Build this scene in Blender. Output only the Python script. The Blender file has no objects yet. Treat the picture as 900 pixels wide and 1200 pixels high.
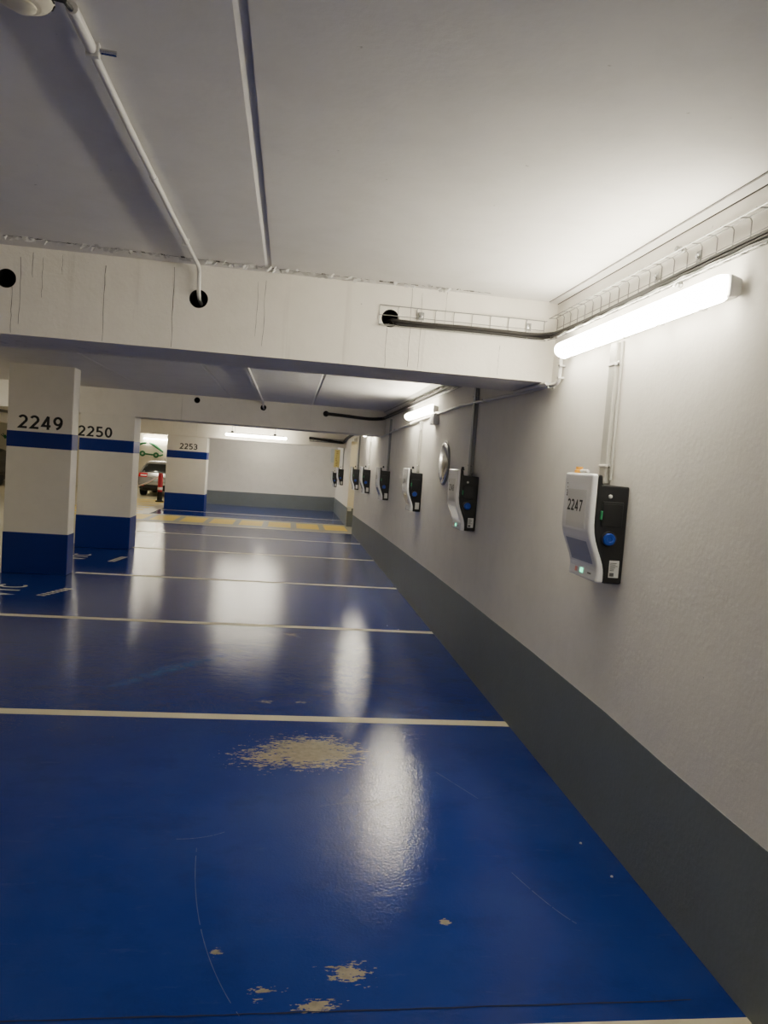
import bpy, bmesh, math, random
from mathutils import Vector, Matrix
random.seed(7)
SC = bpy.context.scene
COL = SC.collection
PI = math.pi

# ------------------------------------------------------------------ materials
def nt(name):
    m = bpy.data.materials.new(name); m.use_nodes = True
    t = m.node_tree; b = t.nodes['Principled BSDF']
    return m, t, b
def N(t, kind, **kw):
    n = t.nodes.new(kind)
    for k, v in kw.items(): setattr(n, k, v)
    return n
def math_node(t, op, a, b=None, c=None, clamp=False):
    n = N(t, 'ShaderNodeMath', operation=op, use_clamp=clamp)
    for i, v in enumerate((a, b, c)):
        if v is None: continue
        if isinstance(v, (int, float)): n.inputs[i].default_value = v
        else: t.links.new(v, n.inputs[i])
    return n.outputs[0]
def noise(t, vec, scale, detail=3.0, rough=0.55):
    n = N(t, 'ShaderNodeTexNoise'); n.inputs['Scale'].default_value = scale
    n.inputs['Detail'].default_value = detail; n.inputs['Roughness'].default_value = rough
    t.links.new(vec, n.inputs['Vector']); return n.outputs['Fac']
def scaled(t, vec, s):
    n = N(t, 'ShaderNodeVectorMath', operation='MULTIPLY'); t.links.new(vec, n.inputs[0]); n.inputs[1].default_value = s
    return n.outputs[0]
def mix(t, fac, a, b):
    n = N(t, 'ShaderNodeMix', data_type='RGBA')
    for i, v in ((0, fac), (6, a), (7, b)):
        if isinstance(v, (int, float)): n.inputs[i].default_value = v
        elif isinstance(v, tuple): n.inputs[i].default_value = (*v, 1) if len(v) == 3 else v
        else: t.links.new(v, n.inputs[i])
    return n.outputs[2]
def ramp(t, fac, lo, hi):
    n = N(t, 'ShaderNodeMapRange'); n.inputs['From Min'].default_value = lo; n.inputs['From Max'].default_value = hi
    n.clamp = True; t.links.new(fac, n.inputs['Value']); return n.outputs['Result']
def position(t): return N(t, 'ShaderNodeNewGeometry').outputs['Position']

def plain(name, col, rough=.5, metal=0., emit=None, strength=0., vary=.0, spec=.5):
    m, t, b = nt(name)
    b.inputs['Base Color'].default_value = (*col, 1); b.inputs['Roughness'].default_value = rough
    b.inputs['Metallic'].default_value = metal; b.inputs['Specular IOR Level'].default_value = spec
    p = N(t, 'ShaderNodeTexCoord').outputs['Object']
    f = noise(t, p, 9.0, 3)
    d = tuple(c*(1-vary) for c in col)
    if vary: t.links.new(mix(t, f, d, col), b.inputs['Base Color'])
    if emit:
        b.inputs['Emission Color'].default_value = (*emit, 1); b.inputs['Emission Strength'].default_value = strength
    return m

def paint(name, col, dirt=(.4,.38,.35), amount=.25, bump=.15, rough=.75, streak=0.0, specks=True):
    """matte masonry paint: cloudy tone, specks, roller texture, optional vertical drip streaks"""
    m, t, b = nt(name); p = position(t)
    big = ramp(t, noise(t, p, .9, 5), .35, .75)
    mid = ramp(t, noise(t, p, 5.0, 5, .65), .45, .8)
    c = mix(t, math_node(t, 'MULTIPLY', big, amount), col, tuple(x*.82 for x in col))
    c = mix(t, math_node(t, 'MULTIPLY', mid, amount*.5), c, dirt)
    if specks:
        s = ramp(t, noise(t, p, 26.0, 2), .76, .80)
        c = mix(t, math_node(t, 'MULTIPLY', s, .45), c, tuple(x*.45 for x in dirt))
    if streak:
        q = scaled(t, p, (14.0, 14.0, .55))
        s1 = ramp(t, noise(t, q, 1.0, 4, .6), .60, .72)
        patch = ramp(t, noise(t, scaled(t, p, (1.7, 1.7, .3)), 1.0, 2), .48, .66)
        c = mix(t, math_node(t, 'MULTIPLY', math_node(t, 'MULTIPLY', s1, patch), streak), c, dirt)
    t.links.new(c, b.inputs['Base Color'])
    b.inputs['Roughness'].default_value = rough; b.inputs['Specular IOR Level'].default_value = .3
    bp = N(t, 'ShaderNodeBump'); bp.inputs['Strength'].default_value = bump; bp.inputs['Distance'].default_value = .01
    h = math_node(t, 'ADD', noise(t, p, 45.0, 4), math_node(t, 'MULTIPLY', noise(t, p, 6.0, 3), 1.5))
    t.links.new(h, bp.inputs['Height']); t.links.new(bp.outputs[0], b.inputs['Normal'])
    return m

def floor_paint():
    m, t, b = nt('blue_floor_paint'); p = position(t)
    blue, light = (.0105, .029, .205), (.030, .058, .235)
    big = ramp(t, noise(t, p, 1.1, 6, .6), .40, .78)
    c = mix(t, math_node(t, 'MULTIPLY', big, .7), blue, light)
    dark = ramp(t, noise(t, scaled(t, p, (1, 1.4, 1)), 3.3, 6, .7), .52, .78)
    c = mix(t, math_node(t, 'MULTIPLY', dark, .45), c, (.004, .013, .10))
    scuff = ramp(t, noise(t, scaled(t, p, (2.2, 9, 1)), 2.0, 5, .75), .60, .80)
    c = mix(t, math_node(t, 'MULTIPLY', scuff, .40), c, (.06, .09, .23))
    # pale smears of old chalk / blue paint
    def line_mask(x0, y0, x1, y1, w):
        dx, dy = x1-x0, y1-y0; L = math.hypot(dx, dy)
        s = N(t, 'ShaderNodeSeparateXYZ'); t.links.new(p, s.inputs[0])
        ax = math_node(t, 'SUBTRACT', s.outputs[0], x0); ay = math_node(t, 'SUBTRACT', s.outputs[1], y0)
        u = math_node(t, 'ADD', math_node(t, 'MULTIPLY', ax, dx/L), math_node(t, 'MULTIPLY', ay, dy/L))
        v = math_node(t, 'ADD', math_node(t, 'MULTIPLY', ax, -dy/L), math_node(t, 'MULTIPLY', ay, dx/L))
        mu = math_node(t, 'SUBTRACT', 1.0, math_node(t, 'ABSOLUTE', math_node(t, 'DIVIDE', math_node(t, 'SUBTRACT', u, L/2), L/2)), clamp=True)
        mv = math_node(t, 'SUBTRACT', 1.0, math_node(t, 'ABSOLUTE', math_node(t, 'DIVIDE', v, w)), clamp=True)
        return math_node(t, 'MULTIPLY', mu, mv)
    sm = math_node(t, 'MAXIMUM', line_mask(-2.65, 4.85, -1.85, 5.95, .10), line_mask(-.72, 8.35, -.42, 9.4, .07))
    sm = math_node(t, 'MULTIPLY', sm, ramp(t, noise(t, p, 14, 3), .3, .7))
    c = mix(t, math_node(t, 'MULTIPLY', sm, .5), c, (.10, .30, .55))
    # paint worn through to the concrete
    wn = noise(t, scaled(t, p, (6, 24, 1)), 1.7, 7, .72)
    fine = noise(t, scaled(t, p, (8, 18, 1)), 5.0, 3, .6)
    wn = math_node(t, 'ADD', math_node(t, 'MULTIPLY', wn, .62), math_node(t, 'MULTIPLY', fine, .38))
    worn = None
    for cx, cy, rx, ry, k in ((-1.27, 3.94, .34, .26, .12), (-1.47, 3.86, .42, .30, .02), (-1.20, 2.19, .13, .10, .03), (-1.31, 2.05, .11, .05, .05), (-1.47, 2.12, .10, .09, -.02),
                           (-1.37, 6.62, .16, .16, .0), (-1.54, 4.76, .13, .08, -.01), (-1.32, 4.76, .10, .06, -.01), (-.84, 2.44, .03, .03, .1), (-1.62, 2.30, .04, .04, .05)):
        s = N(t, 'ShaderNodeVectorMath', operation='SUBTRACT'); t.links.new(p, s.inputs[0]); s.inputs[1].default_value = (cx, cy, 0)
        l = N(t, 'ShaderNodeVectorMath', operation='LENGTH'); t.links.new(scaled(t, s.outputs[0], (1/rx, 1/ry, 0)), l.inputs[0])
        f = math_node(t, 'SUBTRACT', wn, math_node(t, 'MULTIPLY_ADD', l.outputs['Value'], .24, .445-k))
        worn = f if worn is None else math_node(t, 'MAXIMUM', worn, f)
    worn = ramp(t, worn, 0, .012)
    c = mix(t, math_node(t, 'MULTIPLY', worn, .92), c, mix(t, ramp(t, noise(t, p, 30, 3), .3, .7), (.20, .17, .10), (.33, .285, .185)))
    t.links.new(c, b.inputs['Base Color'])
    r = math_node(t, 'MULTIPLY_ADD', noise(t, p, 6.0, 4), .05, .055)
    t.links.new(math_node(t, 'MULTIPLY_ADD', worn, .4, r), b.inputs['Roughness'])
    b.inputs['Specular IOR Level'].default_value = .34
    bp = N(t, 'ShaderNodeBump'); bp.inputs['Strength'].default_value = .10; bp.inputs['Distance'].default_value = .01
    h = math_node(t, 'ADD', noise(t, p, 95.0, 2), math_node(t, 'MULTIPLY', noise(t, p, 14.0, 3), 1.0))
    t.links.new(math_node(t, 'SUBTRACT', h, math_node(t, 'MULTIPLY', worn, 1.5)), bp.inputs['Height'])
    t.links.new(bp.outputs[0], b.inputs['Normal'])
    return m

WARM = (1.0, .925, .745)
M = dict(
    wall=paint('white_wall_paint', (.80, .775, .72), amount=.28, bump=.12),
    ceil=paint('white_ceiling_paint', (.79, .775, .745), amount=.32, bump=.08),
    beam=paint('white_beam_paint', (.82, .785, .71), dirt=(.30, .27, .22), amount=.22, bump=.15, streak=.75),
    pillar=paint('pillar_paint', (.80, .765, .69), amount=.2, bump=.1),
    cream=paint('cream_wall_paint', (.82, .765, .62), amount=.2, bump=.1),
    grey=paint('grey_band_paint', (.185, .21, .222), dirt=(.15, .14, .11), amount=.5, bump=.12, rough=.5),
    navy=paint('navy_paint', (.003, .019, .20), dirt=(.01, .03, .15), amount=.3, bump=.06, rough=.45, specks=False),
    floor=floor_paint(),
    aisle=paint('beige_aisle_floor', (.50, .44, .30), dirt=(.3, .27, .2), amount=.4, bump=.08, rough=.32),
    line=paint('cream_line_paint', (.66, .60, .43), dirt=(.35, .32, .25), amount=.4, bump=.05, rough=.5),
    pathgrey=paint('grey_path_paint', (.27, .27, .25), dirt=(.2, .2, .2), amount=.4, bump=.05, rough=.4),
    yellow=paint('yellow_floor_paint', (.72, .52, .08), dirt=(.4, .32, .12), amount=.45, bump=.05, rough=.45),
    crack=plain('dark_crack', (.09, .085, .08), .9, vary=.4),
    bluecrack=plain('floor_crack', (.006, .012, .05), .9, vary=.3),
    scratch=plain('pale_scratch', (.055, .095, .24), .5, vary=.5),
    flake=plain('loose_paint_flakes', (.78, .77, .74), .8, vary=.25),
    hole=plain('dark_hole_lining', (.012, .012, .012), .9, vary=.3),
    digits=plain('black_digits', (.012, .012, .013), .6),
    zinc=plain('galvanised_wire', (.30, .30, .29), .4, .6, vary=.25),
    steel=plain('brushed_steel', (.60, .60, .60), .22, 1.0, vary=.15),
    chrome=plain('polished_chrome', (.70, .70, .70), .16, 1.0),
    pvc=plain('grey_white_pvc', (.47, .46, .42), .45, vary=.08),
    pvcw=plain('white_pvc', (.72, .71, .68), .45, vary=.06),
    pvcg=plain('grey_pvc', (.33, .335, .33), .5, vary=.08),
    cable=plain('black_cable', (.012, .010, .009), .5, vary=.3),
    wcable=plain('white_cable', (.70, .70, .68), .5),
    filltube=plain('lit_fill_diffuser', (.9, .9, .88), .4, emit=WARM, strength=7.5),  # weaker glow for the unseen lamps added as fill
    tube=plain('lit_diffuser', (.9, .9, .88), .4, emit=WARM, strength=15.0),
    housing=plain('lamp_housing', (.50, .50, .48), .45, vary=.08),
    detector=plain('ivory_plastic', (.72, .68, .54), .4, vary=.05),
    dark=plain('dark_plastic', (.02, .02, .022), .45),
    black=plain('black_charger_plastic', (.007, .0075, .009), .38, vary=.25),
    flap=plain('charcoal_flap', (.011, .012, .014), .3, vary=.2),
    white=plain('glossy_white_plastic', (.76, .76, .78), .16),
    lilac=plain('grey_lilac_panel', (.36, .37, .45), .12),
    panel=plain('pale_panel', (.66, .66, .66), .15),
    blue=plain('blue_socket_lid', (.004, .045, .34), .4, vary=.15),
    green=plain('green_tab', (.02, .26, .10), .4),
    led=plain('green_led', (.05, .6, .35), .3, emit=(.10, 1., .55), strength=.5),
    red=plain('red_icon', (.75, .28, .24), .4),
    sticker=plain('sticker_paper', (.62, .62, .60), .6),
    ink=plain('grey_ink', (.10, .10, .10), .7),
    orange=plain('orange_gland', (.80, .38, .03), .4),
    brass=plain('dull_brass', (.45, .36, .16), .4, .6),
    boxgrey=plain('pale_grey_box', (.62, .66, .64), .4, vary=.06),
    signy=plain('yellow_sign', (.85, .72, .26), .5, vary=.1),
    signi=plain('sign_ink', (.50, .33, .05), .6),
    doorp=paint('cream_door_paint', (.72, .66, .46), amount=.15, bump=.05, rough=.5),
    evgreen=plain('green_logo_paint', (.015, .17, .055), .6, vary=.15),
    carsilver=plain('silver_car_paint', (.42, .41, .40), .25, .55, vary=.05),
    carblack=plain('black_car_paint', (.012, .013, .015), .18),
    glass=plain('dark_car_glass', (.012, .014, .014), .06),
    tyre=plain('tyre_rubber', (.012, .012, .012), .85),
    taill=plain('tail_light_red', (.55, .012, .02), .2),
    tailw=plain('clear_lamp', (.85, .80, .78), .2),
    plate=plain('number_plate', (.30, .36, .36), .5),
    redpost=plain('red_post', (.50, .012, .025), .4, vary=.1),
    tape=plain('pale_barrier_chain', (.80, .66, .62), .5, vary=.1),
    pipe=plain('grey_steel_pipe', (.22, .22, .21), .4, .3, vary=.1),
)

# ------------------------------------------------------------------ mesh builder
class MB:
    def __init__(self): self.v = []; self.f = []
    def add(self, vs, fs):
        o = len(self.v); self.v += [tuple(x) for x in vs]; self.f += [tuple(i+o for i in f) for f in fs]; return self
    def box(self, x0, x1, y0, y1, z0, z1):
        vs = [(x, y, z) for x in (x0, x1) for y in (y0, y1) for z in (z0, z1)]
        return self.add(vs, [(0,1,3,2), (4,6,7,5), (0,4,5,1), (2,3,7,6), (0,2,6,4), (1,5,7,3)])
    def prism(self, prof, axis, a, b):
        """closed 2-D profile extruded along axis; profile coordinates are the two other axes in x,y,z order"""
        n = len(prof)
        def P(p, t): return {'x': (t, p[0], p[1]), 'y': (p[0], t, p[1]), 'z': (p[0], p[1], t)}[axis]
        vs = [P(p, a) for p in prof] + [P(p, b) for p in prof]
        fs = [(i, (i+1) % n, n+(i+1) % n, n+i) for i in range(n)] + [tuple(range(n)), tuple(range(2*n-1, n-1, -1))]
        return self.add(vs, fs)
    def tube(self, pts, r, seg=8, caps=True):
        pts = [Vector(p) for p in pts]; n = len(pts); rings = []
        tang = [(pts[min(i+1, n-1)]-pts[max(i-1, 0)]).normalized() for i in range(n)]
        up = Vector((0, 0, 1)) if abs(tang[0].z) < .9 else Vector((1, 0, 0))
        u = (up - tang[0]*up.dot(tang[0])).normalized()
        vs = []
        for i in range(n):
            u = (u - tang[i]*u.dot(tang[i])).normalized(); w = tang[i].cross(u)
            rr = r[i] if isinstance(r, (list, tuple)) else r
            for k in range(seg):
                a = 2*PI*k/seg; vs.append(pts[i] + (u*math.cos(a)+w*math.sin(a))*rr)
        fs = [(i*seg+k, i*seg+(k+1) % seg, (i+1)*seg+(k+1) % seg, (i+1)*seg+k) for i in range(n-1) for k in range(seg)]
        if caps: fs += [tuple(reversed(range(seg))), tuple(range((n-1)*seg, n*seg))]
        return self.add(vs, fs)
    def lathe(self, prof, center, axis, seg=32):
        """profile (radius, height) turned round axis through center"""
        c = Vector(center); ax = Vector(axis).normalized()
        u = ax.orthogonal().normalized(); w = ax.cross(u); vs = []
        for r, h in prof:
            for k in range(seg):
                a = 2*PI*k/seg; vs.append(c + ax*h + (u*math.cos(a)+w*math.sin(a))*max(r, 1e-5))
        n = len(prof)
        fs = [(i*seg+k, i*seg+(k+1) % seg, (i+1)*seg+(k+1) % seg, (i+1)*seg+k) for i in range(n-1) for k in range(seg)]
        fs += [tuple(reversed(range(seg))), tuple(range((n-1)*seg, n*seg))]
        return self.add(vs, fs)
    def loft(self, rings, closed=True, caps=True):
        n = len(rings[0]); vs = [p for r in rings for p in r]
        fs = [(i*n+k, i*n+(k+1) % n, (i+1)*n+(k+1) % n, (i+1)*n+k) for i in range(len(rings)-1) for k in range(n if closed else n-1)]
        if caps: fs += [tuple(reversed(range(n))), tuple(range((len(rings)-1)*n, len(rings)*n))]
        return self.add(vs, fs)
    def build(self, name, mat, parent=None, origin=None, bevel=0, smooth=False, seg=2):
        org = Vector(origin if origin is not None else (absloc(parent) if parent else (0, 0, 0)))
        me = bpy.data.meshes.new(name)
        me.from_pydata([tuple(Vector(v)-org) for v in self.v], [], self.f)
        bm = bmesh.new(); bm.from_mesh(me); bmesh.ops.recalc_face_normals(bm, faces=bm.faces); bm.to_mesh(me); bm.free()
        o = bpy.data.objects.new(name, me); COL.objects.link(o)
        me.materials.append(M[mat])
        if parent: o.parent = parent; o.location = org - absloc(parent)
        else: o.location = org
        if smooth:
            for p in me.polygons: p.use_smooth = True
            me.set_sharp_from_angle(angle=math.radians(40))
        if bevel:
            b = o.modifiers.new('bevel', 'BEVEL'); b.width = bevel; b.segments = seg; b.limit_method = 'ANGLE'; b.angle_limit = math.radians(50)
        return o
def absloc(o):
    v = Vector(o.location)
    while o.parent: o = o.parent; v += Vector(o.location)
    return v
def thing(name, label, cat, loc, group=None):
    o = bpy.data.objects.new(name, None); COL.objects.link(o); o.location = loc; o.empty_display_size = .1
    return tag(o, label, cat, group)
def tag(o, label, cat, group=None):
    o['label'] = label; o['category'] = cat
    if group: o['group'] = group
    return o
def struct(o): o['kind'] = 'structure'; return o
def box(*a): return MB().box(*a)

def _arc(cx, cy, rx, ry, a0, a1, n=14):
    return [(cx+rx*math.cos(math.radians(a0+(a1-a0)*k/n)), cy+ry*math.sin(math.radians(a0+(a1-a0)*k/n))) for k in range(n+1)]
# centre lines of bold sans-serif characters in a box .60 wide and 1 high (stroke .16)
GLYPH = {
    '0': [_arc(.30, .50, .215, .42, 90, 450, 32)],
    '2': [_arc(.275, .68, .215, .24, 155, -35, 18) + [(.09, .08), (.53, .08)]],
    '3': [_arc(.26, .70, .21, .22, 155, -90, 16), _arc(.25, .285, .245, .215, 90, -150, 18), [(.17, .49), (.30, .49)]],
    '4': [[(.56, .27), (.07, .27), (.38, .92), (.40, .92)], [(.40, .97), (.40, .0)]],
    '5': [[(.50, .92), (.13, .92), (.12, .53)] + _arc(.25, .31, .25, .24, 105, -140, 20)],
    '7': [[(.07, .92), (.53, .92), (.22, .0)]],
    '8': [_arc(.30, .72, .19, .20, 90, 450, 24), _arc(.30, .275, .225, .215, 90, 450, 24)],
    '9': [_arc(.295, .66, .21, .26, 0, 360, 28), _arc(.13, .62, .375, .54, 5, -78, 16)],
    'V': [[(.04, 1.0), (.30, .04), (.56, 1.0)]], 'T': [[(.02, .92), (.58, .92)], [(.30, .92), (.30, .0)]],
    'C': [_arc(.34, .50, .26, .42, 50, 310, 24)],
}
def text(name, body, mat, parent, center, size, face, stroke=.165, extr=.0006):
    """flat stroked lettering fitted to size = (width, height), lying on the face with outward normal '-y', '-x' or 'z'"""
    X, Y, Z = {'-y': ((1,0,0), (0,0,1), (0,-1,0)), '-x': ((0,-1,0), (0,0,1), (-1,0,0)), 'z90': ((0,1,0), (-1,0,0), (0,0,1))}[face]
    X, Y, Z, c = Vector(X), Vector(Y), Vector(Z), Vector(center)
    mb = MB(); adv = .70; tot = adv*len(body)-.10
    for i, ch in enumerate(body):
        for si, line in enumerate(GLYPH[ch]):
            P = [Vector((x+i*adv, y)) for x, y in line]; n = len(P); Lf = []; Rt = []
            for k in range(n):
                d0 = (P[k]-P[k-1]).normalized() if k else None; d1 = (P[k+1]-P[k]).normalized() if k < n-1 else None
                d0 = d0 or d1; d1 = d1 or d0
                t = (d0+d1).normalized() if (d0+d1).length > .1 else d1
                nn = Vector((-t.y, t.x)); q = nn*(stroke/2/max(.45, nn.dot(Vector((-d1.y, d1.x)))))
                Lf.append(P[k]+q); Rt.append(P[k]-q)
            f = lambda v: c + X*((v.x/tot-.5)*size[0]) + Y*((v.y-.5)*size[1]) + Z*(extr+.00004*si)
            mb.add([f(v) for v in Lf]+[f(v) for v in Rt], [(k, k+1, n+k+1, n+k) for k in range(n-1)])
    o = mb.build(name, mat, parent); return o

# ------------------------------------------------------------------ room shell
CEIL = 2.605
XL = -16.0
struct(box(-4.78, .6, -6, 23.4, -.12, 0).build('floor', 'floor'))
mb = box(XL, -4.78, -6, 29.2, -.12, 0); mb.box(-4.78, -4.5, 23.4, 29.2, -.12, 0)
struct(mb.build('floor', 'aisle'))

def ceiling_slab(y0, y1, z0, z1, grooves):
    """ceiling soffit from wall to far left with narrow open joints running along the bays"""
    prof = [(.3, 0)]
    for gx, w in sorted(grooves, reverse=True):
        prof += [(gx+w/2, 0), (gx+w/2, .011), (gx+w/2-.006, .011), (gx-w/2, 0)]
    prof += [(XL, 0)]
    r0 = [(x, y0, z0+d) for x, d in prof]; r1 = [(x, y1, z1+d) for x, d in prof]
    top = [(XL, .3), (.3, .3)]
    r0 += [(x, y0, z0+d) for x, d in top]; r1 += [(x, y1, z1+d) for x, d in top]
    return struct(MB().loft([r0, r1]).build('ceiling', 'ceil'))
ceiling_slab(-6, 4.4, CEIL, CEIL, [(-1.663, .036), (-4.6, .03)])
ceiling_slab(4.5, 11.8, 2.50, 2.445, [(-1.185, .035), (-2.43, .03), (-3.62, .025)])
ceiling_slab(12.3, 20.1, 2.44, 2.40, [(-1.2, .03), (-2.4, .03)])
ceiling_slab(20.3, 29.2, 2.36, 2.30, [])

# right wall with the doorway recess, back wall, far walls
mb = box(0, .25, -6, 16.42, 0, 2.9); mb.box(0, .25, 18.12, 23.4, 0, 2.9); mb.box(0, .25, 16.42, 18.12, 2.10, 2.9)
struct(mb.build('wall_right', 'wall'))
mb = box(1.5, 1.6, 16.2, 18.4, 0, 2.6); mb.box(.25, 1.6, 18.12, 18.3, 0, 2.6); mb.box(.25, 1.6, 16.2, 16.42, 0, 2.6); mb.box(.25, 1.6, 16.42, 18.12, 2.35, 2.5)
struct(mb.build('wall_recess', 'cream'))
struct(box(.6, 1.6, 16.3, 18.2, -.12, 0).build('floor', 'aisle'))
struct(box(0.0, .25, 18.085, 18.12, .46, 2.10).build('trim_4', 'cream'))
struct(box(-4.72, .25, 23.22, 23.4, 0, 2.6).build('wall_back', 'wall'))
struct(box(-4.72, -4.5, 23.4, 29.0, 0, 2.6).build('wall_side', 'cream'))
struct(box(XL, -4.5, 29.0, 29.2, 0, 2.6).build('wall_far', 'cream'))
struct(box(XL-.2, XL, -6, 29.2, 0, 2.9).build('wall_left', 'cream'))
struct(box(XL, .6, -6.2, -6, 0, 2.9).build('wall_front', 'wall'))

# painted grey bands (their top edge wanders as in the place)
def band(ys, name, mat):
    r = []
    for y, h in ys: r.append([(0, y, .0005), (-.003, y, .0005), (-.003, y, h), (0, y, h)])
    return struct(MB().loft(r).build(name, mat))
tops = [(-6, .50), (1.0, .515), (1.95, .528), (2.6, .536), (3.1, .552), (4.1, .56), (5.6, .556), (7.16, .548), (9.5, .525), (12, .495), (14.5, .455), (16.4, .425)]
band(tops, 'baseboard_right', 'grey')
band([(18.13, .47), (20.5, .455), (23.21, .445)], 'baseboard_right', 'grey')
struct(MB().loft([[(x, 23.22, .0005), (x, 23.217, .0005), (x, 23.217, h), (x, 23.22, h)] for x, h in ((-4.7, .415), (-2.4, .43), (-.003, .447))]).build('baseboard_back', 'grey'))
struct(box(.0, .5, 18.082, 18.085, 0, .46).build('baseboard_recess', 'grey'))
# strip where wall meets ceiling
mb = box(-.052, 0, -6, 4.19, CEIL-.007, CEIL+.02)
struct(mb.build('trim_1', 'ceil'))
mb = MB(); mb.box(-.056, -.052, -6, 4.19, CEIL-.0015, CEIL+.001)
mb.box(-.003, 0, -6, 4.19, CEIL-.011, CEIL-.007)
struct(mb.build('trim_2', 'crack'))
struct(MB().loft([[(-.06, y, z), (0, y, z), (0, y, z-.05), (-.012, y, z-.05)] for y, z in ((4.8, 2.498), (11.69, 2.4465))]).build('trim_3', 'ceil'))

# beams: front face with round openings
def beam(y0, y1, z0, z1, holes, x0=XL, x1=.05, r=.048, lean=0.0):
    bm = bmesh.new()
    def ring(pts):
        vs = [bm.verts.new(p) for p in pts]; return [bm.edges.new((vs[i], vs[(i+1) % len(vs)])) for i in range(len(vs))], vs
    yf = lambda z: y0 + lean*(z-z0)/(z1-z0)
    out, ov = ring([(x0, yf(z0), z0), (x1, yf(z0), z0), (x1, yf(z1), z1), (x0, yf(z1), z1)])
    edges = list(out)
    for hx, hz in holes:
        pts = [(hx+r*math.cos(2*PI*k/24), yf(hz+r*math.sin(2*PI*k/24)), hz+r*math.sin(2*PI*k/24)) for k in range(24)]
        e, vs = ring(pts); edges += e
    bmesh.ops.triangle_fill(bm, use_beauty=True, use_dissolve=False, edges=edges)
    b = [bm.verts.new(p) for p in ((x0, y1, z0), (x1, y1, z0), (x1, y1, z1), (x0, y1, z1))]
    bm.faces.new(b)
    for i in range(4): bm.faces.new((ov[i], ov[(i+1) % 4], b[(i+1) % 4], b[i]))
    bmesh.ops.recalc_face_normals(bm, faces=bm.faces)
    me = bpy.data.meshes.new('ceiling_beam'); bm.to_mesh(me); bm.free(); me.materials.append(M['beam'])
    o = bpy.data.objects.new('ceiling_beam', me); COL.objects.link(o); struct(o)
    for hx, hz in holes:
        h = MB().lathe([(r, 0), (r, .28), (r*.2, .281)], (hx, yf(hz)+.001, hz), (0, 1, 0), 24)
        h.f = h.f[:-2] + [h.f[-1]]
        h.build('hole_lining', 'hole', o)
    return o
H1 = [(-3.03, 2.432), (-2.035, 2.424), (-.975, 2.421)]
B1 = beam(4.185, 4.77, 2.143, 2.66, H1, r=.05)
H2 = [(-2.953, 2.375), (-1.94, 2.343), (-.962, 2.328)]
B2 = beam(11.7, 12.5, 2.052, 2.50, H2, r=.045)
B3 = beam(19.92, 20.5, 1.968, 2.45, [])
# fine seams in the beam faces
mb = MB()
for x, z0, z1, w in ((-2.53, 2.15, 2.55, .004), (-2.17, 2.15, 2.58, .004), (-3.0, 2.15, 2.39, .003), (-2.96, 2.2, 2.55, .003), (-.99, 2.15, 2.37, .003), (-.86, 2.16, 2.60, .003), (-.80, 2.15, 2.58, .002), (-.66, 2.38, 2.6, .002), (-.33, 2.16, 2.33, .002),
                     (-1.72, 2.25, 2.55, .002), (-1.68, 2.2, 2.56, .0025), (-2.85, 2.35, 2.56, .002), (-3.08, 2.15, 2.37, .003), (-2.90, 2.45, 2.58, .003), (-2.75, 2.48, 2.58, .002)):
    n = 8; L = []; R = []
    for k in range(n+1):
        z = z0+(z1-z0)*k/n; j = random.uniform(-.003, .003); L.append((x+j, 4.1838, z)); R.append((x+j+w*(.4+.6*random.random()), 4.1838, z))
    o = len(mb.v); mb.v += L+R; mb.f += [(o+k, o+n+1+k, o+n+2+k, o+k+1) for k in range(n)]
mb.build('seam', 'crack', B1)
# ragged joint in the ceiling just in front of the first beam, with loose flakes of paint
mb = MB(); fl = MB()
def yj(x): return 3.985 + (x+3.1)*.07 if x < -1.5 else 4.097 + (x+1.5)*.03
xs = [-3.6+.02*k for k in range(160)]
for a, b in zip(xs[:-1], xs[1:]):
    w = .005 + (.028*random.random() if random.random() < .35 else .004*random.random())
    if a > -1.4 and random.random() < .35: continue
    y = yj(a)+random.uniform(-.008, .008); y2 = yj(b)+random.uniform(-.008, .008)
    mb.add([(a, y-w/2, CEIL-.0008), (b, y2-w/2, CEIL-.0008), (b, y2+w/2, CEIL-.0008), (a, y+w/2, CEIL-.0008)], [(0,1,2,3)])
for k in range(170):
    x = random.choice((random.uniform(-3.1, -2.4), random.uniform(-2.5, -1.4), random.uniform(-2.0, -1.5), random.uniform(-1.4, -.6))); y = yj(x)+random.gauss(0, .02); s = random.uniform(.005, .026)
    y = min(y, 4.178)
    a = random.uniform(0, PI); d = random.uniform(.004, .022)
    p = [Vector((x+s*math.cos(a+q)*random.uniform(.5, 1.2), min(y+s*.6*math.sin(a+q), 4.182), CEIL-.001-(d if q < 2 else 0))) for q in (0, 1.4, 2.9, 4.6)]
    fl.add(p, [(0,1,2,3)])
struct(mb.build('ceiling_joint', 'crack')); struct(fl.build('paint_flakes', 'flake'))

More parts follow.
